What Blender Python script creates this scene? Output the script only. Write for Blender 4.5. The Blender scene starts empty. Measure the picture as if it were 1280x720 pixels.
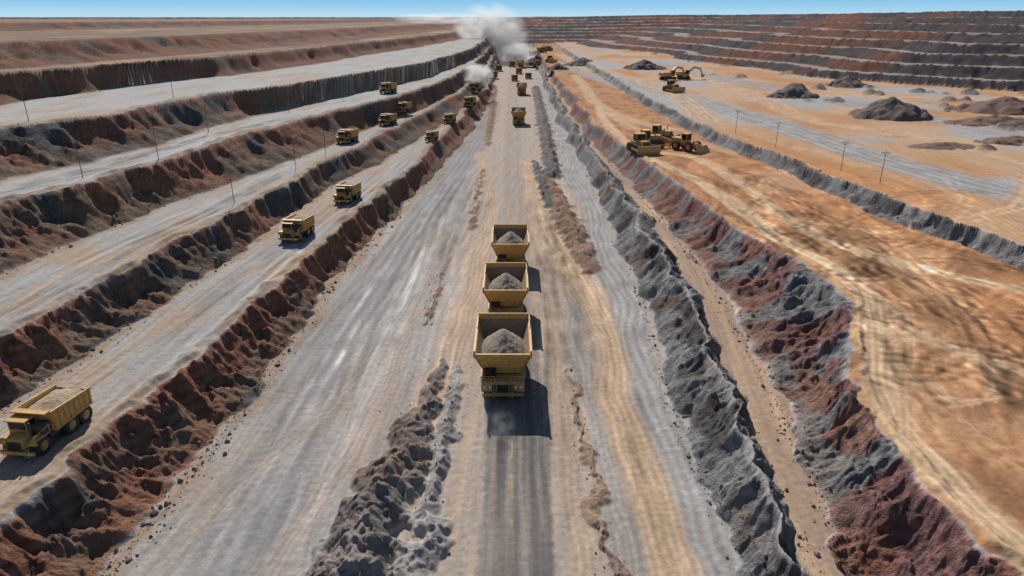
import bpy, bmesh, math, random, time
import numpy as np
from mathutils import Vector, Matrix
random.seed(5)
scene=bpy.context.scene
R=np.random.RandomState(7)

# ------------------------------------------------------------------ noise
PERM=np.concatenate([R.permutation(256)]*3).astype(np.int32)
GA=R.rand(256)*2*math.pi; GX=np.cos(GA).astype(np.float32); GY=np.sin(GA).astype(np.float32)
def pn(x,y):
    x=np.asarray(x,dtype=np.float32); y=np.asarray(y,dtype=np.float32)
    x0=np.floor(x); y0=np.floor(y)
    fx=x-x0; fy=y-y0
    xi=x0.astype(np.int32)&255; yi=y0.astype(np.int32)&255
    u=fx*fx*(3-2*fx); v=fy*fy*(3-2*fy)
    def g(ix,iy,dx,dy):
        h=PERM[PERM[ix]+iy]
        return GX[h]*dx+GY[h]*dy
    a=g(xi,yi,fx,fy); b=g(xi+1,yi,fx-1,fy); c=g(xi,yi+1,fx,fy-1); d=g(xi+1,yi+1,fx-1,fy-1)
    return ((a+(b-a)*u)*(1-v)+(c+(d-c)*u)*v)*1.5
def fbm(x,y,o=3,gain=.5):
    s=0;a=1.;t=0
    for i in range(o):
        s=s+a*pn(x+17.3*i,y-9.1*i); t+=a; a*=gain; x=x*2.03; y=y*2.03
    return s/t*1.3
def sst(a,b,x):
    t=np.clip((x-a)/(b-a),0,1); return t*t*(3-2*t)
def pdist(x,y,pts,reach):
    out=np.full(x.shape,1e6,np.float32); tq=np.zeros(x.shape,np.float32)
    px=[p[0] for p in pts]; py=[p[1] for p in pts]
    m=np.nonzero((x>min(px)-reach)&(x<max(px)+reach)&(y>min(py)-reach)&(y<max(py)+reach))
    if len(m[0])==0: return out,tq
    X=x[m];Y=y[m];d=np.full(X.shape,1e6,np.float32); q=np.zeros(X.shape,np.float32); n=len(pts)-1
    for i,((ax,ay),(bx,by)) in enumerate(zip(pts[:-1],pts[1:])):
        vx=bx-ax;vy=by-ay;L=vx*vx+vy*vy+1e-9
        t=np.clip(((X-ax)*vx+(Y-ay)*vy)/L,0,1)
        dd=np.hypot(X-ax-t*vx,Y-ay-t*vy); b=dd<d
        d=np.where(b,dd,d); q=np.where(b,i+t,q)
    out[m]=d; tq[m]=q
    return out,tq
def smooth_poly(pts,n=5):
    P=[pts[0]]+list(pts)+[pts[-1]]; o=[]
    for i in range(1,len(P)-2):
        p0,p1,p2,p3=[np.array(q,float) for q in P[i-1:i+3]]
        for k in range(n):
            t=k/n
            o.append(tuple(.5*((2*p1)+(-p0+p2)*t+(2*p0-5*p1+4*p2-p3)*t*t+(-p0+3*p1-3*p2+p3)*t**3)))
    o.append(tuple(pts[-1])); return o

# ------------------------------------------------------------------ mine cross-section (metres)
def S(s): return [tuple(float(q) for q in p.split(',')) for p in s.split()]
LINES=[
 ('T3t',42.5,S('-310,100 -290,400 -240,900')),
 ('T3f',38,S('-285,100 -270,400 -225,900')),
 ('T2t',38,S('-168,190 -160,230 -132,465 -108,900')),
 ('T2f',31,S('-150,190 -142,234 -122,340 -108,417 -82,900')),
 ('At',31,S('-138,193 -128,234 -112,297 -97,417 -62,775')),
 ('Af',24,S('-132,193 -126,242 -109,277 -100,322 -86,445 -54,740')),
 ('Bt',24,S('-108,130 -105,142 -95,160 -91,208 -76,234 -62,289 -43,364 -30,514 -28,800')),
 ('Bf',17,S('-95,125 -89,140 -84,164 -80,205 -70,261 -54,345 -33,452 -25,568 -24,800')),
 ('Ct',17,S('-84,109 -79,123 -75,143 -70,179 -60,218 -47,258 -35,323 -25,430 -22,800')),
 ('Cf',10,S('-75,93 -73,111 -70,131 -63,157 -55,195 -50,228 -33,313 -22,448 -20,800')),
 ('Dt',10,S('-61,73 -59,87 -58,106 -53,130 -49,175 -40,246 -25,380 -18,496')),
 ('Df',5,S('-56,64 -54,76 -53,92 -50,119 -47,165 -37,220 -23,320 -16.5,492')),
 ('Et',5,S('-44,48 -43,54 -42,65 -39,89 -36,117 -34,142 -30,184 -26,251 -18,388 -15.5,500')),
 ('Ef',0,S('-35,46 -34,59 -33,86 -32,118 -28,169 -21,247 -16,317 -13,437')),
 ('R1',0,S('21,46 20,59 19.6,75 20.8,91 22,106 22.5,131 23.5,177 23,247 22,394 23,519')),
 ('Rc',4.4,S('23.6,46 24.2,56 24.6,72 26.2,91 27.4,115 27.5,154 26,211 24,327 24,473')),
 ('R2',2.5,S('25.2,46 26.2,60 26.8,73 28.3,91 30,111 31,140 29.5,185 27.5,249 26,392')),
 ('S1',2.5,S('28,43 30.2,61 32,75 33,89 34.5,115 33.5,149 31,201 28.5,258 28,392')),
 ('S2',7.4,S('36.5,39 36,48 36,59 38.5,69 48,90 48,107 44,125 42,146 37,196 32,268 31,438')),
 ('P1',7.4,S('84,90 81,101 79,120 75,135 73,170 68.5,206 63,239 60,468')),
 ('P2',10.4,S('86,90 84,101 82,121 79,141 76,175 71,208 66,246 64,380')),
]
NAMES=[l[0] for l in LINES]; ZL=[l[1] for l in LINES]
def lx(i,y):
    p=LINES[i][2]
    return np.interp(np.log(np.maximum(y,20)),[math.log(q[1]) for q in p],[q[0] for q in p])
A3=lambda *a: np.array(a,np.float32)
RED=A3(.270,.128,.085);DRK=A3(.118,.108,.105);BRN=A3(.21,.135,.096)
GRY=A3(.340,.322,.305);TAN=A3(.47,.325,.210);ORG=A3(.44,.220,.100);MAR=A3(.235,.128,.116)
MGR=A3(.245,.237,.233);LGR=A3(.385,.372,.355);PNK=A3(.42,.325,.245)
def mixc(c,b,t):
    t=np.clip(t,0,1)[...,None]; return c*(1-t)+b*t
MOUNDS=[ # pts, height, half width per point, colour
 (S('-9.6,86 -10.4,77 -12.2,62 -13.9,46 -14.5,30'),[.3,1.2,2.7,3.3,3.5],[.7,1.5,3.4,4.3,4.6],A3(.175,.150,.135)),
 (S('-7.5,84 -7.6,77 -7.9,59 -8.2,46 -8.4,30'),[.3,.8,1.3,1.5,1.6],[.8,1.1,1.4,1.7,1.8],A3(.27,.25,.23)),
 (S('-13.5,122 -13.3,98'),[.4,.4],[.8,.8],BRN),
 (S('-9.5,215 -9.2,150'),[.5,.5],[1.1,1.1],BRN),
 (S('9.6,205 11.1,186 13.6,148 15.2,122'),[1,1.8,1.8,.8],[2,3,3.2,2],BRN),
 (S('7.5,230 8.5,200 9.5,170'),[.8,1,.6],[1.3,1.6,1.3],DRK),
 (S('16,490 14,300 12.6,205'),[2,2,2],[3,3,2.6],DRK),
 (S('8.1,84 8.0,72 8.5,62 8.2,52 8.9,44 8.8,30'),[.2,.5,.5,.6,.6,.6],[.5,.8,1.0,1.1,1.2,1.2],A3(.26,.18,.13)),
 (S('-12,500 -10,330 -9.5,260'),[1,1,.6],[2,1.8,1.4],BRN),
]
LANES=[ # pts, half width, colour, strength
 (S('38.6,30 38.2,42 38,49 38.6,60 43,71 50,87 53,99 49,120 47,161 39,202 36,260 40,330'),1.9,A3(.62,.43,.26),.95),
 (S('45,84 50,81 53,78 58,69 66,60'),1.3,A3(.60,.41,.25),.8),
 (S('36,215 44,205 53,196 56,160 56,128 62,109 76,94 90,84'),2.0,A3(.62,.43,.26),.85),
 (S('38,56 43,66 48,74 53,85 53,99'),.9,A3(.60,.39,.23),.7),
 (S('47,161 52,140 60,130 70,124'),1.2,A3(.60,.39,.23),.7),
 (S('47,62 52,64 55,70 53,76 48,77 45,71 47,62'),.7,A3(.60,.39,.23),.65),
 (S('40,300 44,260 50,235 60,222 66,205'),2.2,A3(.58,.40,.25),.7),
 (S('44,500 42,400 40,330 46,280 58,250'),3.5,A3(.58,.40,.25),.8),
 (S('100,128 118,150 132,175 125,220 109,257 118,359 114,461'),5,A3(.58,.38,.23),.8),
 (S('118,359 150,340 190,330 240,330'),5,A3(.56,.40,.26),.75),
 (S('88,110 92,140 86,180 78,215 74,250'),3.2,A3(.55,.33,.18),.8),
 (S('132,175 160,190 200,215 240,260'),4,A3(.56,.38,.24),.7),
 (S('70,250 78,330 74,420 60,560 52,800'),6,A3(.54,.38,.25),.8),
 (S('-12,247 -7.5,200 -5,169 -6,126 -9,91 -11,71'),2.0,A3(.51,.37,.26),.75),
 (S('5,230 5.5,190 8,150 12,122 14.6,95 13.2,75 14,60 15,30'),2.4,A3(.57,.405,.26),.85),
 (S('14.2,93 10,120 5.5,150 5,190'),1.5,A3(.53,.39,.27),.7),
 (S('-14,130 -16,96 -17,70 -22,40'),1.8,A3(.45,.35,.28),.5),
 (S('-12,110 -18,90 -24,70 -30,52'),1.2,A3(.43,.35,.29),.45),
 (S('5.2,200 5.6,120 6,80 6.2,30'),1.1,A3(.48,.35,.25),.5),
]
GLANES=[(S('19,520 19.5,247 17,205 20,170 18,135 19.6,110 17.6,92 17.6,75 18.2,59 18.6,30'),2.9,A3(.36,.345,.33),.92),
        (S('11,120 9.8,95 10.2,75 10.4,50 10.6,30'),1.5,A3(.33,.315,.30),.6),
        (S('-24,44 -25,60 -26,86 -24,118 -21,169 -15,247 -10,380'),4.6,A3(.275,.265,.258),.7),
        (S('-18,44 -19,60 -19.5,86 -17.5,118 -15,169 -12,230'),1.1,A3(.41,.39,.37),.55),
        (S('112,95 106,138 97,180 91,257 79,347 58,482 46,641'),8,A3(.36,.345,.33),.92),
        (S('180,120 165,200 150,290 130,420 118,600'),9,A3(.36,.345,.33),.8)]
LANES=[(smooth_poly(a),b,c,d) for a,b,c,d in LANES]
GLANES=[(smooth_poly(a),b,c,d) for a,b,c,d in GLANES]
# individual tyre tracks: centre line, half gauge, line width, tone
TRK=[]
rt=np.random.RandomState(21)
for i in range(85):            # turning arcs on the tan plateau
    cx=rt.uniform(42,74); cy=math.exp(rt.uniform(math.log(42),math.log(185))); r=rt.uniform(4,18); a0=rt.uniform(0,6.28); sp=rt.uniform(1.2,4.2)
    pts=[(cx+r*(1+.12*math.sin(3*q))*math.cos(a0+sp*q)*.8,cy+r*1.35*math.sin(a0+sp*q)) for q in np.linspace(0,1,12)]
    TRK.append((pts,.95,.34,rt.choice([.42,.52,1.45,1.35])))
for i in range(34):            # long sweeps following the plateau
    x0=rt.uniform(40,66); y0=rt.uniform(40,110); pts=[(x0,y0)]
    h=rt.uniform(1.1,1.9)
    for k in range(9):
        h+=rt.normal(0,.22); pts.append((pts[-1][0]+math.cos(h)*9,pts[-1][1]+math.sin(h)*9))
    TRK.append((pts,1.0,.34,rt.choice([.52,1.4,1.3])))
for i in range(46):            # central floor
    x0=rt.uniform(-30,-11) if i%2 else rt.uniform(5,19); y0=rt.uniform(40,120); A=rt.uniform(.8,3.6); ph=rt.uniform(0,6)
    TRK.append(([(x0+A*math.sin(ph+q*3.2)+ (-q*2 if x0>0 else q*3.),y0+q*95) for q in np.linspace(0,1,12)],1.0,.32,rt.choice([.64,.72,1.28,1.2])))
for nm,off in (('Et',-5),('Dt',-6),('Ct',-6)):
    i0=NAMES.index(nm)
    for k in range(9):
        o=off+rt.uniform(-3,3); y0=rt.uniform(44,120); ph=rt.uniform(0,6)
        TRK.append(([(float(lx(i0,y0+q*110))+o+1.1*math.sin(ph+q*4),y0+q*110) for q in np.linspace(0,1,12)],1.0,.32,rt.choice([.66,1.22,.74])))

def terrain(x,y,full=False):
    shp=np.shape(x)
    x=np.asarray(x,np.float32).ravel(); y=np.asarray(y,np.float32).ravel(); yc=np.maximum(y,30)
    far=sst(150,600,y); nf=1-far
    o1=1-sst(130,330,y); o2=1-sst(90,240,y); o3=1-sst(60,165,y)
    near_c=sst(9,16,np.abs(x-3))
    bend=pn(x/60+2,y/38)*(1.1+1.1*(x>0))*sst(55,110,y)
    xw=x+near_c*(bend+pn(x/14,y/(13))*(1.5+1.0*far)*(1-.4*far)+pn(x/30+3,y/30)*2.5*far+pn(x/5,y/3.6)*.85*o1+pn(x/2.2,y/1.9)*.40*o2+pn(x/.9,y/.8)*.16*o3)
    n=len(LINES)
    X=[lx(i,yc).astype(np.float32) for i in range(n)]
    for i in range(1,n): X[i]=np.maximum(X[i],X[i-1]+.4)
    sid=np.full(x.shape,-1,np.int8)
    for i in range(n): sid[xw>=X[i]]=i
    z=np.full(x.shape,42.5,np.float32)
    slope=np.zeros(x.shape,np.float32); lat=x.copy(); up=np.zeros(x.shape,np.float32)
    meander=pn(x/17+4,y/48)*1.7+pn(x/50,y/110)*2.5
    IDX={i:np.nonzero(sid==i)[0] for i in range(-1,n)}
    for i in range(n):
        m=IDX[i]
        lat[m]=x[m]-X[i][m]+i*13.7+meander[m]
        if i==n-1: z[m]=ZL[i]; continue
        t=(xw[m]-X[i][m])/(X[i+1][m]-X[i][m]); dz=ZL[i+1]-ZL[i]
        if dz==0: z[m]=ZL[i]; continue
        tu=t if dz>0 else 1-t
        if i in (14,15): pr=tu**1.1
        else:
            br=.54+.22*pn(x[m]/6+i,y[m]/6)
            pr=np.where(tu<br,.34*tu/br,np.where(tu<.92,.34+.63*(tu-br)/(.92-br),.97+.03*(tu-.92)/.08))
        z[m]=min(ZL[i],ZL[i+1])+abs(dz)*pr
        slope[m]=np.clip(np.minimum(t,1-t)*7,0,1); up[m]=tu
    sm=np.nonzero(slope>0)[0]
    xs_,ys_,xq,us=x[sm],y[sm],xw[sm],up[sm]; O1,O2,O3=o1[sm],o2[sm],o3[sm]
    sl=np.where((sid[sm]==14)|(sid[sm]==15),.9,1.0)*slope[sm]
    g0=1-np.abs(pn(xq/20,ys_/13))*2.4
    g1=1-np.abs(pn(xq/9,ys_/4.2))*2.6
    g2=1-np.abs(pn(xq/3.6+9,ys_/1.9+3))*2.4
    g3=1-np.abs(pn(xq/1.6+19,ys_/.9+3))*2.2
    cliff=sst(.3,.6,us)
    dx_=xs_+pn(xs_/2,ys_/2)*.8; dy_=ys_+pn(xs_/2+9,ys_/2)*.8
    c1=np.abs(pn(dx_/3.1,dy_/3.1)); c2=np.abs(pn(dx_/1.4+5,dy_/1.4)); c3=np.abs(pn(dx_/.62+5,dy_/.62))
    z[sm]+=sl*((g0-.5)*.5+(g1-.55)*.60*O1+(g2-.55)*.36*O2*(.45+.55*cliff)+(g3-.5)*.18*O3*(.5+.5*cliff)
               +pn(xs_/6.5,ys_/6.5)*.8*O1+((c1-.2)*1.15*O2+(c2-.2)*.58*O2+(c3-.2)*.30*O3)*(.55+.45*cliff)+pn(xs_/.33,ys_/.33)*.05*O3)
    for nm in ('Et','Dt','Ct','Bt','S2','At'):
        i=NAMES.index(nm); off=1.0 if nm=='S2' else -1.0
        m=np.nonzero(np.abs(xw-(X[i]+off))<2.4)[0]
        d=xw[m]-(X[i][m]+off)
        z[m]+=.55*np.exp(-(d/.65)**2)*(.3+.9*np.clip(pn(x[m]/5+3,y[m]/5)+.4,0,1))*(1-far[m]*.5)
    face=np.zeros(x.shape,np.float32); k=np.full(x.shape,-9.,np.float32); wallm=np.zeros(x.shape,bool)
    wx=np.interp(y,[40,200,359,411,455,568,749,900,1106],[540,380,248,200,152,138,118,80,60])
    F0=np.maximum((x-wx)*.95,y-1060)
    m=np.nonzero(F0>-110)[0]
    xm,ym=x[m],y[m]
    F=F0[m]+fbm(xm/190,ym/190,2)*34+pn(xm/40,ym/40)*5+pn(xm/14,ym/14)*1.5
    nb=8; bw=35+13*sst(600,1100,ym)
    kk=np.clip(F/bw,-1,nb); kf=np.floor(kk); fr=kk-kf
    Hb=4.5+.62*sst(0,350,xm)
    zw=9.5+Hb*(kf+sst(.46,.93,fr))
    zw=np.where(kk<=-.5,-5,np.where(kk<0,9.5*sst(-.5,0,kk),zw)); zw=np.where(kk>=nb,9.5+Hb*nb,zw)
    wm=(zw>z[m]-.05)&(F>-20)
    fc=np.where(wm&(kk>0)&(kk<nb),sst(.30,.40,fr)*(1-sst(.935,.97,fr)),0)
    z[m]=np.where(wm,zw+fc*((1-np.abs(fbm(xm/12,ym/12,2))*2)-.5)*1.3,z[m]); face[m]=fc; k[m]=kk; wallm[m]=wm
    z+=sst(1800,6000,np.hypot(x,y))*fbm(x/2500,y/2500,3)*9
    fl=(1-slope)*(1-face)
    road=(np.abs(x-.4)<3.6)
    z+=fl*(~road)*(fbm(x/6,y/16,2)*.14+pn(lat*1.4,y/14)*.05*nf+pn(x/.8,y/.8)*.03*o3)
    m=IDX[18]; m=m[x[m]>50]
    z[m]+=fl[m]*np.clip(fbm(x[m]/7+4,y[m]/7,3)-.15,0,1)*.6*o1[m]
    m=IDX[20]; m=m[~wallm[m]]
    pile=np.zeros(x.shape,np.float32)
    pile[m]=np.clip(fbm(x[m]/24+40,y[m]/16,3)-.42,0,1)*sst(110,150,x[m])*10
    z+=pile
    mcol=[]
    for pts,hs,ws,c in MOUNDS:
        wmax=max(ws)
        bb=np.nonzero((x>min(p[0] for p in pts)-wmax*2)&(x<max(p[0] for p in pts)+wmax*2)&(y>pts[-1][1]-6)&(y<pts[0][1]+6))[0]
        if len(bb)==0: continue
        xb,yb=x[bb],y[bb]
        d,q=pdist(xb+pn(xb/4,yb/4)*1.2+pn(xb/1.1,yb/1.1)*.4,yb,pts,wmax*2+2)
        w=np.interp(q,range(len(ws)),ws)*(1+.5*pn(xb/2.2+7,yb/2.6)); h=np.interp(q,range(len(hs)),hs)
        if wmax<1.3: w=w*(.25+.85*sst(-.35,.25,pn(xb*0+wmax*7,yb/5)))
        a=np.clip(1-d/w,0,1)
        wx2=xb+pn(xb/1.5,yb/1.5)*.6; wy2=yb+pn(xb/1.5+7,yb/1.5)*.6
        rg=np.abs(pn(wx2/2.2,wy2/2.2))*1.1+np.abs(pn(wx2/1.0,wy2/1.0))*.6+np.abs(pn(wx2/.45,wy2/.45))*.3
        hh=h*a*(.85+.25*fbm(xb/2.7,yb/3.6,3))+np.minimum(a*3,1)*h*.28*(rg-.35)+np.minimum(a*3,1)*pn(xb/.3,yb/.3)*.05
        z[bb]+=np.maximum(hh,0); mcol.append((bb,a,c))
    if not full: return z.reshape(shp)
    # ---------------------------------------------------------------- colour
    col=np.zeros(x.shape+(3,),np.float32)+GRY
    n1=fbm(x/9,y/22,3); n2=fbm(x/30+8,y/60,2); n3=fbm(lat/1.8,y/30,3); n4=fbm(x/4+50,y/7,2); n5=fbm(lat/.7+3,y/26,2); nn=fbm(x/1.2,y/1.2,2)
    base=lambda m,c: np.zeros((len(m),3),np.float32)+c
    for i in (-1,0,1,2,3):
        m=IDX[i]; c=mixc(base(m,A3(.22,.14,.095)),TAN*.75,.25+n2[m]); c=mixc(c,A3(.12,.10,.07),sst(.0,.4,fbm(x[m]/12,y[m]/12,3))*.6); col[m]=c
    for i,gr,tn in ((5,LGR,.05),(7,LGR,.02),(9,GRY,.12),(11,GRY,.20)):
        m=IDX[i]
        c=mixc(base(m,gr),PNK,tn+.5*n3[m]+.7*n1[m]); c=mixc(c,gr*.70,sst(.0,.6,n5[m]*.7+n1[m]*.7)*.6)
        c=mixc(c,TAN*.85,sst(.10,.5,n1[m]+n2[m])*.5)
        ed=np.minimum(xw[m]-X[i][m],X[i+1][m]-xw[m]); c=mixc(c,TAN*.68,(1-sst(.2,2.0,ed+n4[m]*1.5))*.8)
        col[m]=c
    m=IDX[13]
    c=mixc(base(m,GRY),PNK,.20+.7*n3[m]+.6*n2[m]+.5*n1[m]); c=mixc(c,GRY*.62,sst(.0,.55,n5[m]*.5+n3[m]*.4+n1[m]*.6)*.5)
    c=mixc(c,PNK,sst(-13.5,-9.5,x[m]+n4[m]*1.5)*(1-sst(16,19,x[m]))*(.66+.5*n3[m]))
    c=mixc(c,TAN*.66,(1-sst(0,3.0,xw[m]-X[13][m]+n4[m]*2))*.75); col[m]=c
    m=IDX[16]; col[m]=mixc(base(m,A3(.34,.24,.175)),TAN,.2+n3[m])
    m=IDX[18]; xm,ym=x[m],y[m]
    c=mixc(base(m,ORG),A3(.31,.145,.068),.3+1.5*n4[m]); c=mixc(c,TAN*A3(1.05,.95,.85),-.02+1.0*n2[m]+.4*n1[m]); c=mixc(c,A3(.22,.110,.060),sst(.05,.45,fbm(xm/9+60,ym/9,4))*.6); col[m]=c
    m=IDX[20]
    c=mixc(base(m,TAN),ORG,.45+1.2*n2[m]); c=mixc(c,LGR*.92,sst(.02,.30,fbm(x[m]/45+70,y[m]/70,3))); col[m]=c
    for L in (GLANES,LANES):
        for pts,w,cc,s in L:
            px=[p[0] for p in pts];py=[p[1] for p in pts]
            m=np.nonzero((x>min(px)-w*2-2)&(x<max(px)+w*2+2)&(y>min(py)-w*2)&(y<max(py)+w*2)&(slope<.9))[0]
            if len(m)==0: continue
            d,_=pdist(x[m]+pn(x[m]/5,y[m]/9)*.7,y[m],pts,w*2+3)
            k2=(1-sst(w*.60,w*1.3,d+nn[m]*.35+n3[m]*.8))*s*(1-slope[m])
            mk=k2>0; m=m[mk]; d=d[mk]; k2=k2[mk]
            rut=.5+.5*np.cos(d*2*math.pi/max(.75,w*.42)+nn[m]*.6)
            c=base(m,cc)*(1-.26*rut[:,None])*(1+.25*n4[m][:,None])
            col[m]=mixc(col[m],c,k2)
    for pts,gg,lw,tone in TRK:
        px=[p[0] for p in pts];py=[p[1] for p in pts]
        m=np.nonzero((x>min(px)-2)&(x<max(px)+2)&(y>min(py)-2)&(y<max(py)+2)&(slope<.3))[0]
        if len(m)==0: continue
        d,q=pdist(x[m],y[m],pts,2); mk=d<2; m=m[mk];d=d[mk];q=q[mk]
        if len(m)==0: continue
        l=lw*(1+y[m]/150); s=np.exp(-((d-gg)/l)**2)*np.clip(.70+1.0*pn(x[m]/2.5,y[m]/5),0,1)*sst(0,1.2,q)*(1-sst(len(pts)-2.2,len(pts)-1,q))/(1+y[m]/400)
        col[m]*=(1+(tone-1)*s)[:,None]
        z[m]-=.06*s*o2[m]
    bias={0:.1,2:.30,4:.42,6:-.14,8:.12,10:-.16,12:.34,14:-.9,15:-.7,17:.08,19:-.75}
    for i,bv in bias.items():
        m=IDX[i]; xm,ym=x[m],y[m]; N4,N1=n4[m],n1[m]
        q=bv+1.3*fbm(xm/11+i*7,ym/14,3)+.35*N4+.25*(up[m]-.5)
        c=mixc(base(m,DRK),BRN,sst(-.40,-.10,q)); c=mixc(c,RED,sst(.08,.38,q))
        if i in (14,15,19): c=mixc(base(m,A3(.27,.262,.258)),DRK*1.05,sst(-.15,.45,N4*1.3+N1))
        if i in (14,15): c=mixc(c,BRN,sst(.2,.5,fbm(xm/6+31,ym/10,2))*.6)
        if i==17:
            q=fbm(xm/20+3,ym/9+2,2)+.3*N4
            c=mixc(base(m,MAR),MGR,sst(.0,.08,q)); c=mixc(c,RED*1.1,sst(.18,.36,fbm(xm/8,ym/9+40,2))*.8)
        st=np.sin(z[m]*5.5+3*n2[m]+2.5*N1)
        c=c*(1+.22*st[:,None]*sst(.35,.6,up[m])[:,None]*o1[m][:,None])
        tal=(1-sst(.15,.6,up[m]+.4*N4)); c=mixc(c,c*.65+(TAN if i not in(14,15,19) else LGR)*.25,tal*.85)
        c=c*(1+.30*nn[m][:,None]*o1[m][:,None])
        k3=sst(.02,.35,slope[m]+nn[m]*.2); col[m]=mixc(col[m],c,k3)
    m=np.nonzero(wallm&(k>0))[0]; xm,ym=x[m],y[m]
    c=mixc(base(m,A3(.33,.25,.20)),LGR*.85,sst(-.1,.4,fbm(xm/120,ym/120,3)))
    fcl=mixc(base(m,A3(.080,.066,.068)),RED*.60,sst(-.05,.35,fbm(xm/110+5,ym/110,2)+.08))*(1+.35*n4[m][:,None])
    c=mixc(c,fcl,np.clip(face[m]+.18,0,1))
    c2=mixc(base(m,A3(.27,.175,.115)),A3(.13,.11,.075),sst(-.1,.4,fbm(xm/60,ym/60,3))); tp=(k[m]>=nb)
    col[m]=np.where(tp[:,None],c2,c)
    col=mixc(col,A3(.12,.10,.095),sst(.2,1.2,pile)*.9)
    for bb,a,c in mcol:
        v=mixc(base(bb,c),c*1.6,sst(-.1,.5,n4[bb]+nn[bb]*.4)*.6); v=mixc(v,BRN*1.1,sst(.1,.4,n1[bb])*.5)
        col[bb]=mixc(col[bb],v,sst(.02,.22,a))
    m=np.nonzero((np.abs(x-.45)<4.2)&(y<900))[0]; xm,ym=x[m],y[m]
    rd=(1-sst(3.0,3.7,np.abs(xm-.45)+nn[m]*.3)); yy=(1-sst(85,150,ym)*.65)*(1-sst(500,900,ym))
    q=.28+.75*fbm(xm/.8,ym/14,3)+.60*sst(60,115,ym)+.5*n1[m]
    rc=mixc(base(m,A3(.150,.138,.130)),A3(.31,.265,.225),q)
    wear=np.exp(-((np.abs(xm-.45)-1.7)/.6)**2); rc=rc*(1-.24*wear[:,None])
    rc=mixc(rc,A3(.50,.35,.12),((np.abs(xm-.0)<.07)&(ym<66)&(ym>52)&(np.mod(ym,7)<4))*.5)
    col[m]=mixc(col[m],rc,rd*yy)
    return z.reshape(shp),np.clip(col,.02,.8).reshape(shp+(3,)),lat.reshape(shp),np.maximum(slope,face).reshape(shp)

# ------------------------------------------------------------------ terrain mesh
ys=[-160+ i*7 for i in range(27)]
y=30.0
while y<22000:
    ys.append(y)
    d=max(.115,(y*y+2000)/(42*853)*1.0)
    y+=min(d,max(y*.007,.1)) if y<1900 else y*.03
ys=np.array(ys)
core=np.linspace(-.82,.82,1040)
out=.82+np.cumsum(.004*1.085**np.arange(50))
ss=np.concatenate([-out[::-1],core,out])
W=.93*np.maximum(ys,34)+16.6
GXv=ss[None,:]*W[:,None]; GYv=np.repeat(ys[:,None],len(ss),1)
z,col,lat,slp=terrain(GXv,GYv,True)
ny,nx=GXv.shape
def make_grid_mesh(name,X,Y,Z):
    ny,nx=X.shape
    me=bpy.data.meshes.new(name)
    me.vertices.add(nx*ny); me.vertices.foreach_set('co',np.stack([X,Y,Z],-1).astype(np.float32).ravel())
    idx=np.arange(nx*ny).reshape(ny,nx)
    q=np.stack([idx[:-1,:-1],idx[:-1,1:],idx[1:,1:],idx[1:,:-1]],-1).reshape(-1,4)
    me.loops.add(q.size); me.loops.foreach_set('vertex_index',q.ravel().astype(np.int32))
    me.polygons.add(len(q)); me.polygons.foreach_set('loop_start',(np.arange(len(q))*4).astype(np.int32))
    me.polygons.foreach_set('loop_total',np.full(len(q),4,np.int32))
    me.polygons.foreach_set('use_smooth',np.ones(len(q),bool))
    me.update(calc_edges=True)
    return me
me=make_grid_mesh('terrain',GXv,GYv,z)
ca=me.color_attributes.new('Col','FLOAT_COLOR','POINT')
ca.data.foreach_set('color',np.concatenate([col,np.ones(col.shape[:2]+(1,))],-1).astype(np.float32).ravel())
fa=me.attributes.new('flow','FLOAT_VECTOR','POINT')
fa.data.foreach_set('vector',np.stack([lat,GYv,slp],-1).astype(np.float32).ravel())
ter=bpy.data.objects.new('terrain',me); scene.collection.objects.link(ter)

# ------------------------------------------------------------------ materials
def newmat(n):
    m=bpy.data.materials.new(n); m.use_nodes=True; nt=m.node_tree; nt.nodes.clear()
    o=nt.nodes.new('ShaderNodeOutputMaterial'); b=nt.nodes.new('ShaderNodeBsdfPrincipled')
    nt.links.new(b.outputs[0],o.inputs[0]); b.inputs['Specular IOR Level'].default_value=.25
    return m,nt,b
def node(nt,t,**k):
    n=nt.nodes.new(t)
    for a,v in k.items(): setattr(n,a,v)
    return n
def noise(nt,vec,scale,detail=4,rough=.6):
    n=node(nt,'ShaderNodeTexNoise'); n.inputs['Scale'].default_value=scale; n.inputs['Detail'].default_value=detail; n.inputs['Roughness'].default_value=rough
    if vec is not None: nt.links.new(vec,n.inputs['Vector'])
    return n.outputs['Fac']
def mrange(nt,v,a,b,c,d):
    n=node(nt,'ShaderNodeMapRange'); nt.links.new(v,n.inputs[0])
    for i,q in enumerate((a,b,c,d)): n.inputs[1+i].default_value=q
    return n.outputs[0]
def math_(nt,op,a,b):
    n=node(nt,'ShaderNodeMath',operation=op)
    for i,q in enumerate((a,b)):
        if isinstance(q,(int,float)): n.inputs[i].default_value=q
        else: nt.links.new(q,n.inputs[i])
    return n.outputs[0]
m,nt,b=newmat('mine_ground')
at=node(nt,'ShaderNodeAttribute',attribute_name='Col'); fl=node(nt,'ShaderNodeAttribute',attribute_name='flow')
geo=node(nt,'ShaderNodeNewGeometry')
mp=node(nt,'ShaderNodeVectorMath',operation='MULTIPLY'); nt.links.new(fl.outputs['Vector'],mp.inputs[0]); mp.inputs[1].default_value=(1.3,.05,0)
sp=node(nt,'ShaderNodeSeparateXYZ'); nt.links.new(fl.outputs['Vector'],sp.inputs[0]); slo=sp.outputs[2]
st=noise(nt,mp.outputs[0],1,3,.6)
f1=noise(nt,geo.outputs['Position'],1.2,5,.74)
flat=math_(nt,'SUBTRACT',1.0,slo)
a=math_(nt,'ADD',math_(nt,'MULTIPLY',mrange(nt,st,.3,.7,.88,1.12),flat),slo)
bb=mrange(nt,f1,.3,.7,.78,1.22)
k=math_(nt,'MULTIPLY',a,bb)
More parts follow.
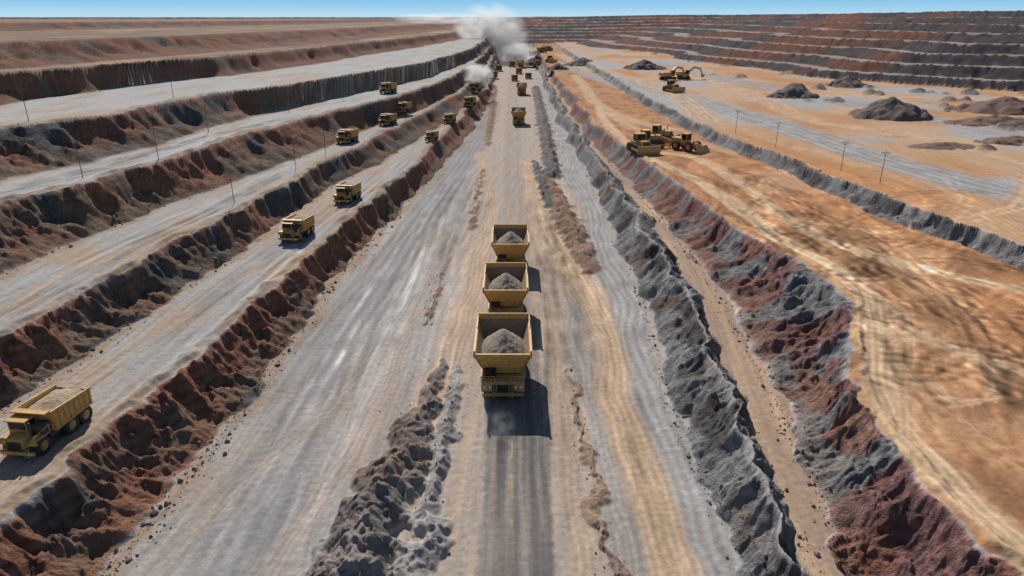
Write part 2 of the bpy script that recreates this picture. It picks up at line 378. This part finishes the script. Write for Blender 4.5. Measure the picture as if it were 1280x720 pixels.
vm=node(nt,'ShaderNodeVectorMath',operation='SCALE'); nt.links.new(at.outputs['Color'],vm.inputs[0]); nt.links.new(k,vm.inputs['Scale'])
nt.links.new(vm.outputs[0],b.inputs['Base Color']); b.inputs['Roughness'].default_value=.95; b.inputs['Specular IOR Level'].default_value=.08
bh=math_(nt,'MULTIPLY',f1,math_(nt,'ADD',math_(nt,'MULTIPLY',slo,1.0),.11))
bp=node(nt,'ShaderNodeBump'); bp.inputs['Strength'].default_value=1; bp.inputs['Distance'].default_value=1.0
nt.links.new(bh,bp.inputs['Height']); nt.links.new(bp.outputs[0],b.inputs['Normal'])
me.materials.append(m)

def simple(name,c,rough=.6,metal=0,var=.25,scale=2.,dust=None,dustamt=.5,bump=0):
    m,nt,b=newmat(name)
    tc=node(nt,'ShaderNodeTexCoord'); f=noise(nt,tc.outputs['Object'],scale,4,.65)
    vm=node(nt,'ShaderNodeVectorMath',operation='SCALE'); vm.inputs[0].default_value=c
    nt.links.new(mrange(nt,f,.3,.7,1-var,1+var),vm.inputs['Scale']); outc=vm.outputs[0]
    if dust:
        g=noise(nt,tc.outputs['Object'],scale*.45,4,.6)
        mx=node(nt,'ShaderNodeMix',data_type='RGBA'); nt.links.new(mrange(nt,g,.35,.65,dustamt*.3,dustamt),mx.inputs[0])
        nt.links.new(outc,mx.inputs[6]); mx.inputs[7].default_value=(*dust,1); outc=mx.outputs[2]
    nt.links.new(outc,b.inputs['Base Color']); b.inputs['Roughness'].default_value=rough; b.inputs['Metallic'].default_value=metal
    if bump:
        bp=node(nt,'ShaderNodeBump'); bp.inputs['Distance'].default_value=bump; nt.links.new(noise(nt,tc.outputs['Object'],scale*3,4,.7),bp.inputs['Height']); nt.links.new(bp.outputs[0],b.inputs['Normal'])
    return m
DU=(.42,.31,.21)
YEL=simple('yellow_paint',(.66,.355,.07),.5,0,.22,1.2,DU,.42)
YEL2=simple('worn_yellow_steel',(.50,.29,.08),.6,0,.25,1.6,DU,.5)
INN=simple('worn_inner_steel',(.24,.145,.07),.6,.1,.3,1.5,DU,.6)
BLK=simple('tyre_rubber',(.022,.021,.02),.85,0,.3,3,DU,.18)
FRM=simple('dark_steel_frame',(.035,.033,.032),.7,0,.3,2,DU,.22)
GLS=simple('cab_glass',(.02,.025,.03),.12,0,.1)
LMP=simple('lamp_glass',(.75,.72,.6),.2,0,.1)
GRV=simple('gravel',(.35,.29,.225),.95,0,.35,4,None,0,.12)
SND=simple('sandy_load',(.44,.34,.23),.95,0,.25,3,None,0,.1)
WOD=simple('weathered_wood',(.14,.11,.085),.85,0,.3,3)
SPD=simple('dark_spoil',(.14,.115,.105),.95,0,.35,.4,(.2,.13,.10),.5,.5)
SPR=simple('red_spoil',(.24,.135,.095),.95,0,.35,.4,(.17,.14,.12),.5,.5)
RCK=simple('rock',(.24,.185,.15),.95,0,.5,.25,(.17,.15,.14),.6,.1)

# ------------------------------------------------------------------ part builder
class Part:
    def __init__(s): s.bm=bmesh.new()
    def hexa(s,v,bev=.03):
        vs=[s.bm.verts.new(p) for p in v]
        F=[(0,3,2,1),(4,5,6,7),(0,1,5,4),(1,2,6,5),(2,3,7,6),(3,0,4,7)]
        fs=[s.bm.faces.new([vs[i] for i in f]) for f in F]
        if bev:
            ed=list({e for f in fs for e in f.edges})
            bmesh.ops.bevel(s.bm,geom=ed,offset=bev,segments=1,affect='EDGES',profile=.5)
    def box(s,x0,x1,y0,y1,z0,z1,bev=.03,tx=0,ty0=0,ty1=0):
        s.hexa([(x0,y0,z0),(x1,y0,z0),(x1,y1,z0),(x0,y1,z0),(x0+tx,y0+ty0,z1),(x1-tx,y0+ty0,z1),(x1-tx,y1-ty1,z1),(x0+tx,y1-ty1,z1)],bev)
    def beam(s,a,b,w,h=None,bev=0):
        h=h or w; a=Vector(a);b=Vector(b);d=(b-a).normalized()
        up=Vector((0,0,1)) if abs(d.z)<.9 else Vector((0,1,0))
        r=d.cross(up).normalized()*w/2; u=r.cross(d).normalized()*h/2
        s.hexa([a-r-u,a+r-u,b+r-u,b-r-u,a-r+u,a+r+u,b+r+u,b-r+u],bev)
    def cyl(s,a,b,r0,r1=None,seg=14):
        r1=r0 if r1 is None else r1; a=Vector(a);b=Vector(b);d=(b-a).normalized()
        up=Vector((0,0,1)) if abs(d.z)<.9 else Vector((0,1,0)); r=d.cross(up).normalized(); u=r.cross(d)
        A=[];B=[]
        for i in range(seg):
            t=2*math.pi*i/seg; o=r*math.cos(t)+u*math.sin(t)
            A.append(s.bm.verts.new(a+o*r0)); B.append(s.bm.verts.new(b+o*r1))
        for i in range(seg):
            j=(i+1)%seg; s.bm.faces.new([A[i],A[j],B[j],B[i]])
        s.bm.faces.new(A[::-1]); s.bm.faces.new(B)
    def tyre(s,x,y,z,r,w,seg=26):
        prof=[(.55,-.5),(.86,-.5),(.97,-.38),(1,-.3),(1,.3),(.97,.38),(.86,.5),(.55,.5)]
        rings=[]
        for i in range(seg):
            t=2*math.pi*i/seg; rg=[]
            for (pr,pw) in prof:
                rr=pr*r*(1.0 if pr<.99 or i%2 else .955)
                rg.append(s.bm.verts.new((x+pw*w,y+rr*math.cos(t),z+rr*math.sin(t))))
            rings.append(rg)
        for i in range(seg):
            a=rings[i];b2=rings[(i+1)%seg]
            for k in range(len(prof)-1): s.bm.faces.new([a[k],b2[k],b2[k+1],a[k+1]])
    def mesh(s,name,mat):
        bmesh.ops.recalc_face_normals(s.bm,faces=s.bm.faces[:])
        me=bpy.data.meshes.new(name); s.bm.to_mesh(me); s.bm.free(); me.materials.append(mat); return me
def heap_mesh(name,x0,x1,y0,y1,zf,mat,n=44,seed=0):
    xs=np.linspace(x0,x1,n); ysx=np.linspace(y0,y1,int(n*1.4)); X,Y=np.meshgrid(xs,ysx); Z=zf(X,Y)+fbm(X*1.3+seed,Y*1.3,4)*.14+pn(X*5,Y*5)*.05
    me=make_grid_mesh(name,X,Y,Z); me.materials.append(mat); return me

KITS={}
def wheel_set(lst,r,w):
    t=Part();h=Part()
    for (x,y) in lst:
        t.tyre(x,y,r,r,w)
        h.cyl((x-w*.36,y,r),(x+w*.36,y,r),r*.56,seg=18); h.cyl((x-w*.46,y,r),(x+w*.46,y,r),r*.25,seg=12)
    return [('tyres',t.mesh('tyres',BLK)),('wheel_hubs',h.mesh('wheel_hubs',YEL2))]
def kit_haul():
    P=[]
    P+=wheel_set([(-2.25,2.0),(2.25,2.0)]+[(sx*xx,yy) for sx in(-1,1) for xx in(1.5,2.45) for yy in(6.2,9.2)],1.3,.85)
    f=Part()
    f.box(-1.0,-.6,.4,10.4,1.0,1.8);f.box(.6,1.0,.4,10.4,1.0,1.8)
    f.box(-1.5,1.5,.25,1.2,.7,2.2); f.box(-2.6,2.6,.0,.35,.75,1.25)
    for yy in(2.0,6.2,9.2): f.cyl((-2.6,yy,1.3),(2.6,yy,1.3),.28)
    f.box(-1.4,1.4,3.2,5.2,.8,2.9)
    for yy in (2.6,4.6,6.2,7.7,9.2): f.box(-2.0,2.0,yy-.15,yy+.15,1.85,3.15)
    for i in range(7): f.box(-1.15+i*.36,-1.05+i*.36,.16,.24,1.35,2.35,0)
    P.append(('chassis',f.mesh('chassis',FRM)))
    d=Part()
    d.box(-2.7,2.7,-.5,2.9,2.62,2.78); d.box(-2.72,-1.35,-.45,-.3,1.35,2.62); d.box(1.35,2.72,-.45,-.3,1.35,2.62)
    d.box(-1.45,1.45,-.42,-.2,2.3,2.6); d.box(-2.6,2.6,-.6,-.3,.75,1.15)
    for sx in(-1,1):
        d.beam((sx*2.65,-.45,2.78),(sx*2.65,-.45,3.5),.08);d.beam((sx*1.0,-.45,2.78),(sx*1.0,-.45,3.5),.08)
        d.beam((sx*2.65,-.45,3.5),(sx*1.0,-.45,3.5),.07);d.beam((sx*2.65,-.45,3.15),(sx*1.0,-.45,3.15),.06)
        d.beam((sx*1.2,-.7,.5),(sx*1.2,-.6,2.6),.07); d.beam((sx*.8,-.7,.5),(sx*.8,-.6,2.6),.07)
        for i in range(6): d.beam((sx*.8,-.68,.7+i*.34),(sx*1.2,-.68,.7+i*.34),.05)
        d.box(sx*2.3-.6,sx*2.3+.6,.7,3.4,2.66,2.62+.2)
    P.append(('front_platform',d.mesh('front_platform',YEL2)))
    l=Part()
    for sx in(-1,1):
        for xx in(1.6,2.3): l.cyl((sx*xx,-.4,2.0),(sx*xx,-.53,2.0),.17)
    P.append(('headlamps',l.mesh('headlamps',LMP)))
    c=Part(); c.box(-2.3,-.9,.5,2.0,2.78,3.9); P.append(('cab_windows',c.mesh('cab_windows',GLS)))
    h=Part(); zb,zt=3.1,6.3
    ob=[(-2.3,1.6),(2.3,1.6),(2.3,9.6),(-2.3,9.6)]; ot=[(-3.55,-.1),(3.55,-.1),(3.55,11),(-3.55,11)]
    it=[(-3.35,.1),(3.35,.1),(3.35,10.8),(-3.35,10.8)]; ib=[(-2.15,1.8),(2.15,1.8),(2.15,9.4),(-2.15,9.4)]
    V=lambda L,z:[h.bm.verts.new((p[0],p[1],z)) for p in L]
    a,b_,c_=V(ob,zb),V(ot,zt),V(it,zt)
    for i in range(4):
        j=(i+1)%4
        h.bm.faces.new([a[i],a[j],b_[j],b_[i]]);h.bm.faces.new([b_[i],b_[j],c_[j],c_[i]])
    h.bm.faces.new(a[::-1])
    def lerp(p,q,t): return tuple(p[k]+(q[k]-p[k])*t for k in range(3))
    for i in range(4):
        j=(i+1)%4; n=6 if i%2==0 else 10
        for k in range(n+1):
            t=k/n; p=lerp((*ob[i],zb),(*ob[j],zb),t); q=lerp((*ot[i],zt),(*ot[j],zt),t); h.beam(p,q,.16)
        p0,p1=(*ot[i],zt),(*ot[j],zt); h.beam(p0,p1,.26,.30)
        for t in(.36,.7):
            A=lerp((*ob[i],zb),p0,t);B=lerp((*ob[j],zb),p1,t); h.beam(A,B,.15)
        h.beam((*ob[i],zb),(*ob[j],zb),.24)
    for sx in(-1,1):
        h.beam((sx*3.5,10.9,6.3),(sx*3.5,10.9,7.1),.2);h.beam((sx*3.5,-.05,5.9),(sx*3.5,-.05,6.9),.26)
        h.beam((sx*3.5,10.9,7.0),(sx*3.5,7.5,6.5),.14)
    h.beam((-3.5,10.9,7.05),(3.5,10.9,7.05),.18); h.box(-3.4,3.4,10.86,10.94,6.4,7.0,0)
    P.append(('hopper_body',h.mesh('hopper_body',YEL)))
    q=Part(); a=[q.bm.verts.new((p[0],p[1],zt-.02)) for p in it]; b2=[q.bm.verts.new((p[0],p[1],zb+.2)) for p in ib]
    for i in range(4):
        j=(i+1)%4; q.bm.faces.new([a[j],a[i],b2[i],b2[j]])
    q.bm.faces.new(b2); P.append(('hopper_lining',q.mesh('hopper_lining',INN)))
    P.append(('gravel_load',heap_mesh('gravel_load',-2.9,2.9,.85,10.1,lambda X,Y:np.maximum(7.8-np.sqrt((X*.92)**2+((Y-4.7)*.64)**2+.10),4.75)-.35*sst(2.2,2.98,np.abs(X)),GRV,60)))
    return P
def kit_dump():
    P=wheel_set([(-1.95,1.9),(1.95,1.9)]+[(sx*xx,yy) for sx in(-1,1) for xx in(1.35,2.1) for yy in(6.3,8.7)],1.12,.68)
    f=Part(); f.box(-.9,-.55,.3,9.6,1.0,1.6);f.box(.55,.9,.3,9.6,1.0,1.6)
    f.box(-.85,.85,.2,.5,1.2,2.3)
    for yy in(1.9,6.3,8.7): f.cyl((-2.1,yy,1.12),(2.1,yy,1.12),.22)
    for i in range(9): f.box(-.8+i*.19,-.74+i*.19,.12,.2,1.3,2.5,0)
    f.box(-1.9,-1.0,3.6,5.0,.8,1.7); f.cyl((1.4,3.5,1.3),(1.4,5.1,1.3),.42)
    f.cyl((1.15,1.7,2.4),(1.15,1.7,4.2),.11)
    f.box(.6,2.2,2.2,3.6,2.42,3.5,.05)
    P.append(('chassis',f.mesh('chassis',FRM)))
    y=Part(); y.box(-1.0,1.0,.25,2.1,1.5,2.75,.06,.06,.1,0); y.box(-2.35,2.35,0,.3,.85,1.3)
    for sx in(-1,1): 
        y.box(sx*1.95-.5,sx*1.95+.5,.9,2.95,2.3,2.42); y.box(sx*1.95-.5,sx*1.95+.5,.45,.9,1.9,2.02); y.beam((sx*1.95,.9,2.35),(sx*1.95,.5,1.95),.9,.1)
        y.beam((sx*1.2,.02,.5),(sx*1.2,.5,2.4),.06);y.beam((sx*1.6,.02,.5),(sx*1.6,.5,2.4),.06)
        for i in range(5): y.beam((sx*1.2,.1+i*.09,.7+i*.38),(sx*1.6,.1+i*.09,.7+i*.38),.05)
        y.beam((sx*2.4,.5,2.0),(sx*2.4,.5,3.0),.06); y.beam((sx*2.4,.5,3.0),(sx*2.4,2.9,3.3),.06); y.beam((sx*2.4,2.9,2.4),(sx*2.4,2.9,3.3),.06)
    x0,x1,y0,y1=-1.9,.5,1.9,3.5
    y.box(x0,x1,y0,y1,2.4,3.05); y.box(x0-.12,x1+.12,y0-.25,y1+.1,4.1,4.25)
    for xx in(x0+.07,x1-.07):
        for yy in(y0+.07,y1-.07): y.beam((xx,yy,3.0),(xx,yy,4.15),.12)
    P.append(('cab_and_hood',y.mesh('cab_and_hood',YEL)))
    g=Part(); g.box(x0+.06,x1-.06,y0+.06,y1-.06,3.05,4.1,0); P.append(('cab_windows',g.mesh('cab_windows',GLS)))
    l=Part()
    for sx in(-1,1):
        for xx in(1.75,2.1): l.cyl((sx*xx,.02,1.08),(sx*xx,-.05,1.08),.14)
    P.append(('headlamps',l.mesh('headlamps',LMP)))
    h=Part(); hw=2.35
    for sx in(-1,1):
        xo=sx*hw; xi=sx*(hw-.14)
        a,b_=(xi,xo) if xi<xo else (xo,xi)
        h.hexa([(a,3.9,1.95),(b_,3.9,1.95),(b_,10.1,2.1),(a,10.1,2.1),(a,3.6,4.5),(b_,3.6,4.5),(b_,10.3,4.1),(a,10.3,4.1)],.02)
        for k in range(8):
            yy=4.0+k*.84; h.beam((sx*(hw+.06),yy,2.0),(sx*(hw+.06),yy-.05,4.25),.14)
        h.beam((sx*(hw+.03),3.6,4.5),(sx*(hw+.03),10.3,4.1),.2)
        h.beam((sx*(hw+.03),3.9,2.0),(sx*(hw+.03),10.1,2.15),.18)
    h.box(-hw+.15,hw-.15,3.9,10.1,1.75,2.05); h.box(-hw+.15,hw-.15,3.65,3.85,2.05,4.7); h.box(-hw+.15,hw-.15,10.05,10.2,2.1,4.0)
    h.box(-hw+.1,hw-.1,2.9,3.7,4.55,4.68)
    P.append(('dump_body',h.mesh('dump_body',YEL)))
    P.append(('load',heap_mesh('load',-hw+.13,hw-.13,3.8,10.1,lambda X,Y:4.05+.6*np.exp(-((X/1.4)**2+((Y-6.8)/2.1)**2))-.14*np.abs(X),SND,30)))
    return P
def stadium(p,x0,x1,y0,y1,r,seg=10):
    pts=[]
    for i in range(seg+1):
        t=-math.pi/2+math.pi*i/seg; pts.append((y1-r+r*math.cos(t),r+r*math.sin(t)))
    for i in range(seg+1):
        t=math.pi/2+math.pi*i/seg; pts.append((y0+r+r*math.cos(t),r+r*math.sin(t)))
    A=[p.bm.verts.new((x0,a,b)) for a,b in pts];B=[p.bm.verts.new((x1,a,b)) for a,b in pts]
    n=len(pts)
    for i in range(n): p.bm.faces.new([A[i],A[(i+1)%n],B[(i+1)%n],B[i]])
    p.bm.faces.new(A[::-1]);p.bm.faces.new(B)
def kit_dozer():
    t=Part()
    for sx in(-1,1): 
        stadium(t,sx*1.7-.45,sx*1.7+.45,0,6.2,.85)
        for i in range(16): t.box(sx*1.7-.5,sx*1.7+.5,.7+i*.32,.82+i*.32,1.66,1.78,0)
    P=[('tracks',t.mesh('tracks',FRM))]
    y=Part(); y.box(-1.05,1.05,.3,3.3,.9,2.7,.08,.1,.1,0); y.box(-1.3,1.3,3.2,5.9,.9,2.2,.06); y.box(-1.25,1.25,3.2,5.0,3.75,3.95)
    for xx in(-1.1,1.1):
        for yy in(3.35,4.85): y.beam((xx,yy,2.1),(xx,yy,3.8),.16)
    for sx in(-1,1): y.beam((sx*2.25,3.2,.8),(sx*2.25,-1.0,.7),.3,.35)
    prof=[(-1.0,.1),(-1.25,.6),(-1.3,1.2),(-1.15,1.9)]
    for (a,b_),(c,d) in zip(prof[:-1],prof[1:]): y.hexa([(-2.7,a,b_),(2.7,a,b_),(2.7,a+.2,b_),(-2.7,a+.2,b_),(-2.7,c,d),(2.7,c,d),(2.7,c+.2,d),(-2.7,c+.2,d)],0)
    y.box(-1.0,1.0,6.0,6.5,.9,1.5); y.beam((0,6.4,1.6),(0,6.8,.1),.3)
    P.append(('body_and_blade',y.mesh('body_and_blade',YEL)))
    g=Part(); g.box(-1.05,1.05,3.4,4.8,2.2,3.75,0); P.append(('cab_windows',g.mesh('cab_windows',GLS)))
    e=Part(); e.cyl((.6,1.6,2.6),(.6,1.6,3.7),.1); e.cyl((-.5,2,2.6),(-.5,2,3.2),.14); e.box(-.9,.9,.2,.32,1.1,2.4,0); P.append(('exhaust_and_grille',e.mesh('exhaust',FRM)))
    return P
def kit_exc():
    t=Part()
    for sx in(-1,1): stadium(t,sx*1.9-.45,sx*1.9+.45,-3,3,.7)
    t.cyl((0,0,.8),(0,0,1.6),1.1); P=[('tracks',t.mesh('tracks',FRM))]
    y=Part(); y.box(-2,2,-1.6,3.6,1.6,3.3,.1); y.box(-2,-.7,-2.4,-.4,1.7,4.2,.06)
    y.beam((.3,-1.2,2.6),(.3,-4.6,5.4),.6,.9); y.beam((.3,-4.4,5.4),(.3,-7.6,4.6),.55,.8); y.beam((.3,-7.3,4.9),(.3,-8.2,2.6),.45,.6)
    y.hexa([(-.6,-9.3,1.0),(1.2,-9.3,1.0),(1.2,-7.8,.9),(-.6,-7.8,.9),(-.6,-9.5,2.3),(1.2,-9.5,2.3),(1.2,-7.8,2.6),(-.6,-7.8,2.6)],.05)
    P.append(('house_boom_and_bucket',y.mesh('house_boom',YEL)))
    g=Part(); g.box(-2.03,-.67,-2.43,-.8,2.7,3.95,0); P.append(('cab_windows',g.mesh('cab_windows',GLS)))
    return P
def kit_loader():
    P=wheel_set([(-1.7,1.6),(1.7,1.6),(-1.7,5.4),(1.7,5.4)],1.15,.85)
    y=Part(); y.box(-1.1,1.1,4.2,7.4,1.3,2.9,.08); y.box(-.8,.8,.8,3.6,1.0,1.9); y.box(-1.05,1.05,2.9,4.7,3.9,4.1)
    y.box(-.95,.95,2.95,4.6,1.7,2.6)
    for xx in(-.9,.9):
        for yy in(3.0,4.5): y.beam((xx,yy,2.5),(xx,yy,3.95),.12)
        y.beam((xx,2.4,2.2),(xx,-.8,1.0),.28,.45)
    y.hexa([(-2.1,-2.3,.15),(2.1,-2.3,.15),(2.1,-.7,.15),(-2.1,-.7,.15),(-2.1,-1.7,.4),(2.1,-1.7,.4),(2.1,-.9,1.7),(-2.1,-.9,1.7)],.03)
    P.append(('body_and_bucket',y.mesh('loader_body',YEL)))
    g=Part(); g.box(-.88,.88,3.02,4.5,2.6,3.9,0); P.append(('cab_windows',g.mesh('cab_windows',GLS)))
    return P
def kit_pole():
    p=Part(); p.cyl((0,0,-.5),(0,0,8.2),.09,.06,8); p.beam((-1.1,0,7.6),(1.1,0,7.6),.08); p.beam((-.7,0,7.55),(0,0,6.9),.05);p.beam((.7,0,7.55),(0,0,6.9),.05)
    for xx in(-1,-.45,.45,1): p.cyl((xx,0,7.66),(xx,0,7.88),.05,.03,6)
    return [('pole_and_crossarm',p.mesh('pole',WOD))]
MK={'haul_truck':kit_haul,'dump_truck':kit_dump,'bulldozer':kit_dozer,'excavator':kit_exc,'wheel_loader':kit_loader,'utility_pole':kit_pole}
def th(x,y): return float(terrain(np.array([x]),np.array([y]))[0])
def place(kind,x,y,rot=0,sc=1,z=None):
    if kind not in KITS: KITS[kind]=MK[kind]()
    e=bpy.data.objects.new(kind,None); scene.collection.objects.link(e)
    if z is None:
        r=math.radians(rot); pts=[(0,1),(0,8)] if kind!='utility_pole' else [(0,0)]
        z=max(th(x-math.sin(r)*b*sc,y+math.cos(r)*b*sc) for a,b in pts)-.03
    e.location=(x,y,z); e.rotation_euler=(0,0,math.radians(rot)); e.scale=(sc,)*3
    for n,me in KITS[kind]:
        o=bpy.data.objects.new(n,me); scene.collection.objects.link(o); o.parent=e
    return e
place('haul_truck',-1.15,75.4,0,1); place('haul_truck',-1.0,97.2,0,.97); place('haul_truck',-.3,120.0,0,.97)
place('haul_truck',3.0,312,0,.95); place('haul_truck',6.1,440,0,.95); place('haul_truck',8.5,685,0,1)
for x,y,r,s in [(-48.0,55.4,-7,.84),(-42.6,124,-7,.84),(-39.2,153,-7,.84),(-50.5,204,-10,.84),(-44.5,240,-12,.82),(-42.5,265,-12,.82),(-28.5,237,-8,.7),(-26,280,-8,.8),(-50.3,277,-12,.9),(-21,335,-6,1.0),(-21.6,395,-6,1.2),(18.6,726,0,1.2),(0,700,0,1.2),(-3.7,800,0,1.3),(30,760,90,1.2),(49,875,60,1.3),(13,560,0,1.0),(-12,640,0,1.2),(6,610,0,1.1),(14,830,0,1.4),(38,830,30,1.3),(24,655,10,1.1),(-14,560,0,1.0),(2,540,0,1.0)]:
    place('dump_truck',x,y,r,s)
place('bulldozer',40,203,15,1.35);place('bulldozer',47,216,100,1.35);place('wheel_loader',56,206,40,1.25);place('bulldozer',52,224,60,1.3)
place('bulldozer',82,352,20,1.4);place('excavator',93,425,110,1.35);place('excavator',104,432,80,1.3);place('bulldozer',36,640,20,1.5)
for x,y in [(-104.8,151),(-80.7,127),(-74.6,144),(-79.8,182),(-56.3,135),(-52.3,192),(-54.1,170),(80,165),(82.5,151),(72,223),(76,198),(-96,200),(-72,226),(-63,262)]:
    place('utility_pole',x,y,R.uniform(-10,10),.9)

# ------------------------------------------------------------------ spoil piles
def spoil(x,y,r,h,mat,seed,el=1.):
    nr,na=26,72; rr=np.linspace(0,1.25,nr)[:,None]; aa=np.linspace(0,2*math.pi,na+1)[None,:]
    X=rr*r*np.cos(aa)*el; Y=rr*r*np.sin(aa)
    n=fbm(X/r*2.2+seed,Y/r*2.2,3)
    Z=h*np.clip(1.02-rr*(1+.35*n),-.12,1)+fbm(X/2.5+seed,Y/2.5,3)*.5*(rr<1.05)-.25*(rr>1)
    Z[:, -1]=Z[:,0]
    me=make_grid_mesh('spoil_pile',X,Y,Z); me.materials.append(mat)
    o=bpy.data.objects.new('spoil_pile',me); o.location=(x,y,th(x,y)-.2); scene.collection.objects.link(o)
for i,(x,y,r,h,mt,el) in enumerate([(142,263,13,7.5,SPD,1.15),(132,332,10,5.5,SPD,1.2),(197,280,14,6,SPR,1.6),(170,245,9,3,SPR,2.0),(182,385,11,6,SPD,1),(125,198,6,1.6,SPR,2),(150,205,7,2,SPR,1.6),(36,560,9,5,SPD,1),(60,610,12,6,SPD,1.3),(96,520,12,7,SPD,1.3),(24,700,10,8,SPD,1.2)]):
    spoil(x,y,r,h,mt,i*3.7,el)

# ------------------------------------------------------------------ scattered rocks (one object)
def rocks():
    bm=bmesh.new(); bmesh.ops.create_icosphere(bm,subdivisions=1,radius=1); base=np.array([v.co[:] for v in bm.verts]); F=np.array([[v.index for v in f.verts] for f in bm.faces]); bm.free()
    xs=[];yy=[];ssz=[]
    for nm,n,sd in (('Ef',900,.9),('Df',500,.9),('Cf',300,1.0),('R1',450,.6),('R2',300,.5),('S1',600,.7),('P1',200,1.2)):
        i=NAMES.index(nm); Yv=np.exp(R.uniform(math.log(42),math.log(230),n)); Xv=lx(i,Yv)+R.normal(0,sd,n)
        xs.append(Xv);yy.append(Yv);ssz.append(.05+.09*R.pareto(3.0,n).clip(0,3))
    for pts,h,w,c in MOUNDS:
        n=110; k=R.randint(0,len(pts)-1,n); t=R.rand(n); P=np.array(pts); q=P[k]*(1-t[:,None])+P[k+1]*t[:,None]
        xs.append(q[:,0]+R.normal(0,np.mean(w)*.7,n)); yy.append(q[:,1]); ssz.append(.05+.08*R.pareto(3.5,n).clip(0,2))
    x=np.concatenate(xs);y=np.concatenate(yy);s=np.concatenate(ssz); 
    ok=~((np.abs(x-.4)<3.8)); x,y,s=x[ok],y[ok],s[ok]
    zz=terrain(x,y); N=len(x)
    V=base[None]*(1+R.uniform(-.28,.28,(N,len(base),1)))*s[:,None,None]*R.uniform(.6,1.3,(N,1,3))
    V[...,0]+=x[:,None];V[...,1]+=y[:,None];V[...,2]+=zz[:,None]+s[:,None]*.2
    FF=(F[None]+(np.arange(N)*len(base))[:,None,None]).reshape(-1,3)
    me=bpy.data.meshes.new('rock_rubble'); me.from_pydata(V.reshape(-1,3).tolist(),[],FF.tolist()); me.materials.append(RCK)
    o=bpy.data.objects.new('rock_rubble',me); scene.collection.objects.link(o)
rocks()

# ------------------------------------------------------------------ dust
def dust(x,y,z,sx,sy,sz,dens,ns,seed):
    me=bpy.data.meshes.new('dust_cloud'); bm=bmesh.new(); bmesh.ops.create_icosphere(bm,subdivisions=3,radius=1); bm.to_mesh(me); bm.free()
    o=bpy.data.objects.new('dust_cloud',me); o.location=(x,y,z); o.scale=(sx,sy,sz); scene.collection.objects.link(o)
    m=bpy.data.materials.new('dust'); m.use_nodes=True; nt=m.node_tree; nt.nodes.clear()
    out=nt.nodes.new('ShaderNodeOutputMaterial'); v=nt.nodes.new('ShaderNodeVolumePrincipled'); nt.links.new(v.outputs[0],out.inputs['Volume'])
    v.inputs['Color'].default_value=(.99,.97,.95,1); v.inputs['Anisotropy'].default_value=.5
    tc=node(nt,'ShaderNodeTexCoord'); ln=node(nt,'ShaderNodeVectorMath',operation='LENGTH'); nt.links.new(tc.outputs['Object'],ln.inputs[0])
    fall=mrange(nt,ln.outputs['Value'],.15,1.0,1,0)
    ad=node(nt,'ShaderNodeVectorMath',operation='ADD'); nt.links.new(tc.outputs['Object'],ad.inputs[0]); ad.inputs[1].default_value=(seed,seed*2,0)
    n=noise(nt,ad.outputs[0],ns,3,.6)
    nm=mrange(nt,n,.40,.68,0,1)
    d=math_(nt,'MULTIPLY',math_(nt,'MULTIPLY',fall,nm),dens); nt.links.new(d,v.inputs['Density'])
    me.materials.append(m)
dust(-24,800,25,44,50,38,.14,2.6,1); dust(6,745,8,24,40,14,.18,2.0,5)
dust(-95,950,44,70,40,8,.06,2.4,15)
dust(-20,415,14,10,26,7,.32,2,9)
dust(-1.5,69.5,.9,2.2,5.0,1.4,1.0,2.2,11)

# ------------------------------------------------------------------ light, sky, camera
EL,AZ=38,14
w=bpy.data.worlds.new('World'); scene.world=w; w.use_nodes=True; nt=w.node_tree; bg=nt.nodes['Background']
sk=nt.nodes.new('ShaderNodeTexSky'); sk.sky_type='NISHITA'; sk.sun_disc=False; sk.sun_elevation=math.radians(EL); sk.sun_rotation=math.radians(-AZ)
sk.air_density=1; sk.dust_density=.1; sk.ozone_density=1.0; sk.altitude=300
STR=.075
tc=nt.nodes.new('ShaderNodeTexCoord'); sx=nt.nodes.new('ShaderNodeSeparateXYZ'); nt.links.new(tc.outputs['Generated'],sx.inputs[0])
cr=nt.nodes.new('ShaderNodeValToRGB'); nt.links.new(sx.outputs[2],cr.inputs[0])
e=cr.color_ramp.elements; e[0].position=0; e[0].color=(.48,.74,.90,1); e[1].position=.5; e[1].color=(.05,.18,.50,1)
q=e.new(.018); q.color=(.24,.56,.84,1); q=e.new(.07); q.color=(.13,.42,.76,1)
vs=nt.nodes.new('ShaderNodeVectorMath'); vs.operation='SCALE'; nt.links.new(cr.outputs[0],vs.inputs[0]); vs.inputs['Scale'].default_value=1/STR
fm=nt.nodes.new('ShaderNodeMapRange'); nt.links.new(sx.outputs[2],fm.inputs[0]); fm.inputs[1].default_value=.05; fm.inputs[2].default_value=.35; fm.inputs[3].default_value=.95; fm.inputs[4].default_value=.0
mx=nt.nodes.new('ShaderNodeMix'); mx.data_type='RGBA'; nt.links.new(fm.outputs[0],mx.inputs[0]); nt.links.new(sk.outputs[0],mx.inputs[6]); nt.links.new(vs.outputs[0],mx.inputs[7])
nt.links.new(mx.outputs[2],bg.inputs[0]); bg.inputs[1].default_value=STR
sl=bpy.data.lights.new('sun','SUN'); sl.energy=5.0; sl.angle=math.radians(.5); sl.color=(1,.95,.885)
so=bpy.data.objects.new('sun',sl); so.rotation_euler=(math.radians(-(90-EL)),0,math.radians(AZ)); scene.collection.objects.link(so)
cd=bpy.data.cameras.new('camera'); cd.lens=24; cd.sensor_width=36; cd.clip_start=.5; cd.clip_end=60000
co=bpy.data.objects.new('camera',cd); co.location=(0,0,45); co.rotation_euler=(math.radians(90-21.6),0,0); scene.collection.objects.link(co); scene.camera=co
scene.view_settings.view_transform='Standard'; scene.view_settings.look='None'; scene.view_settings.exposure=0
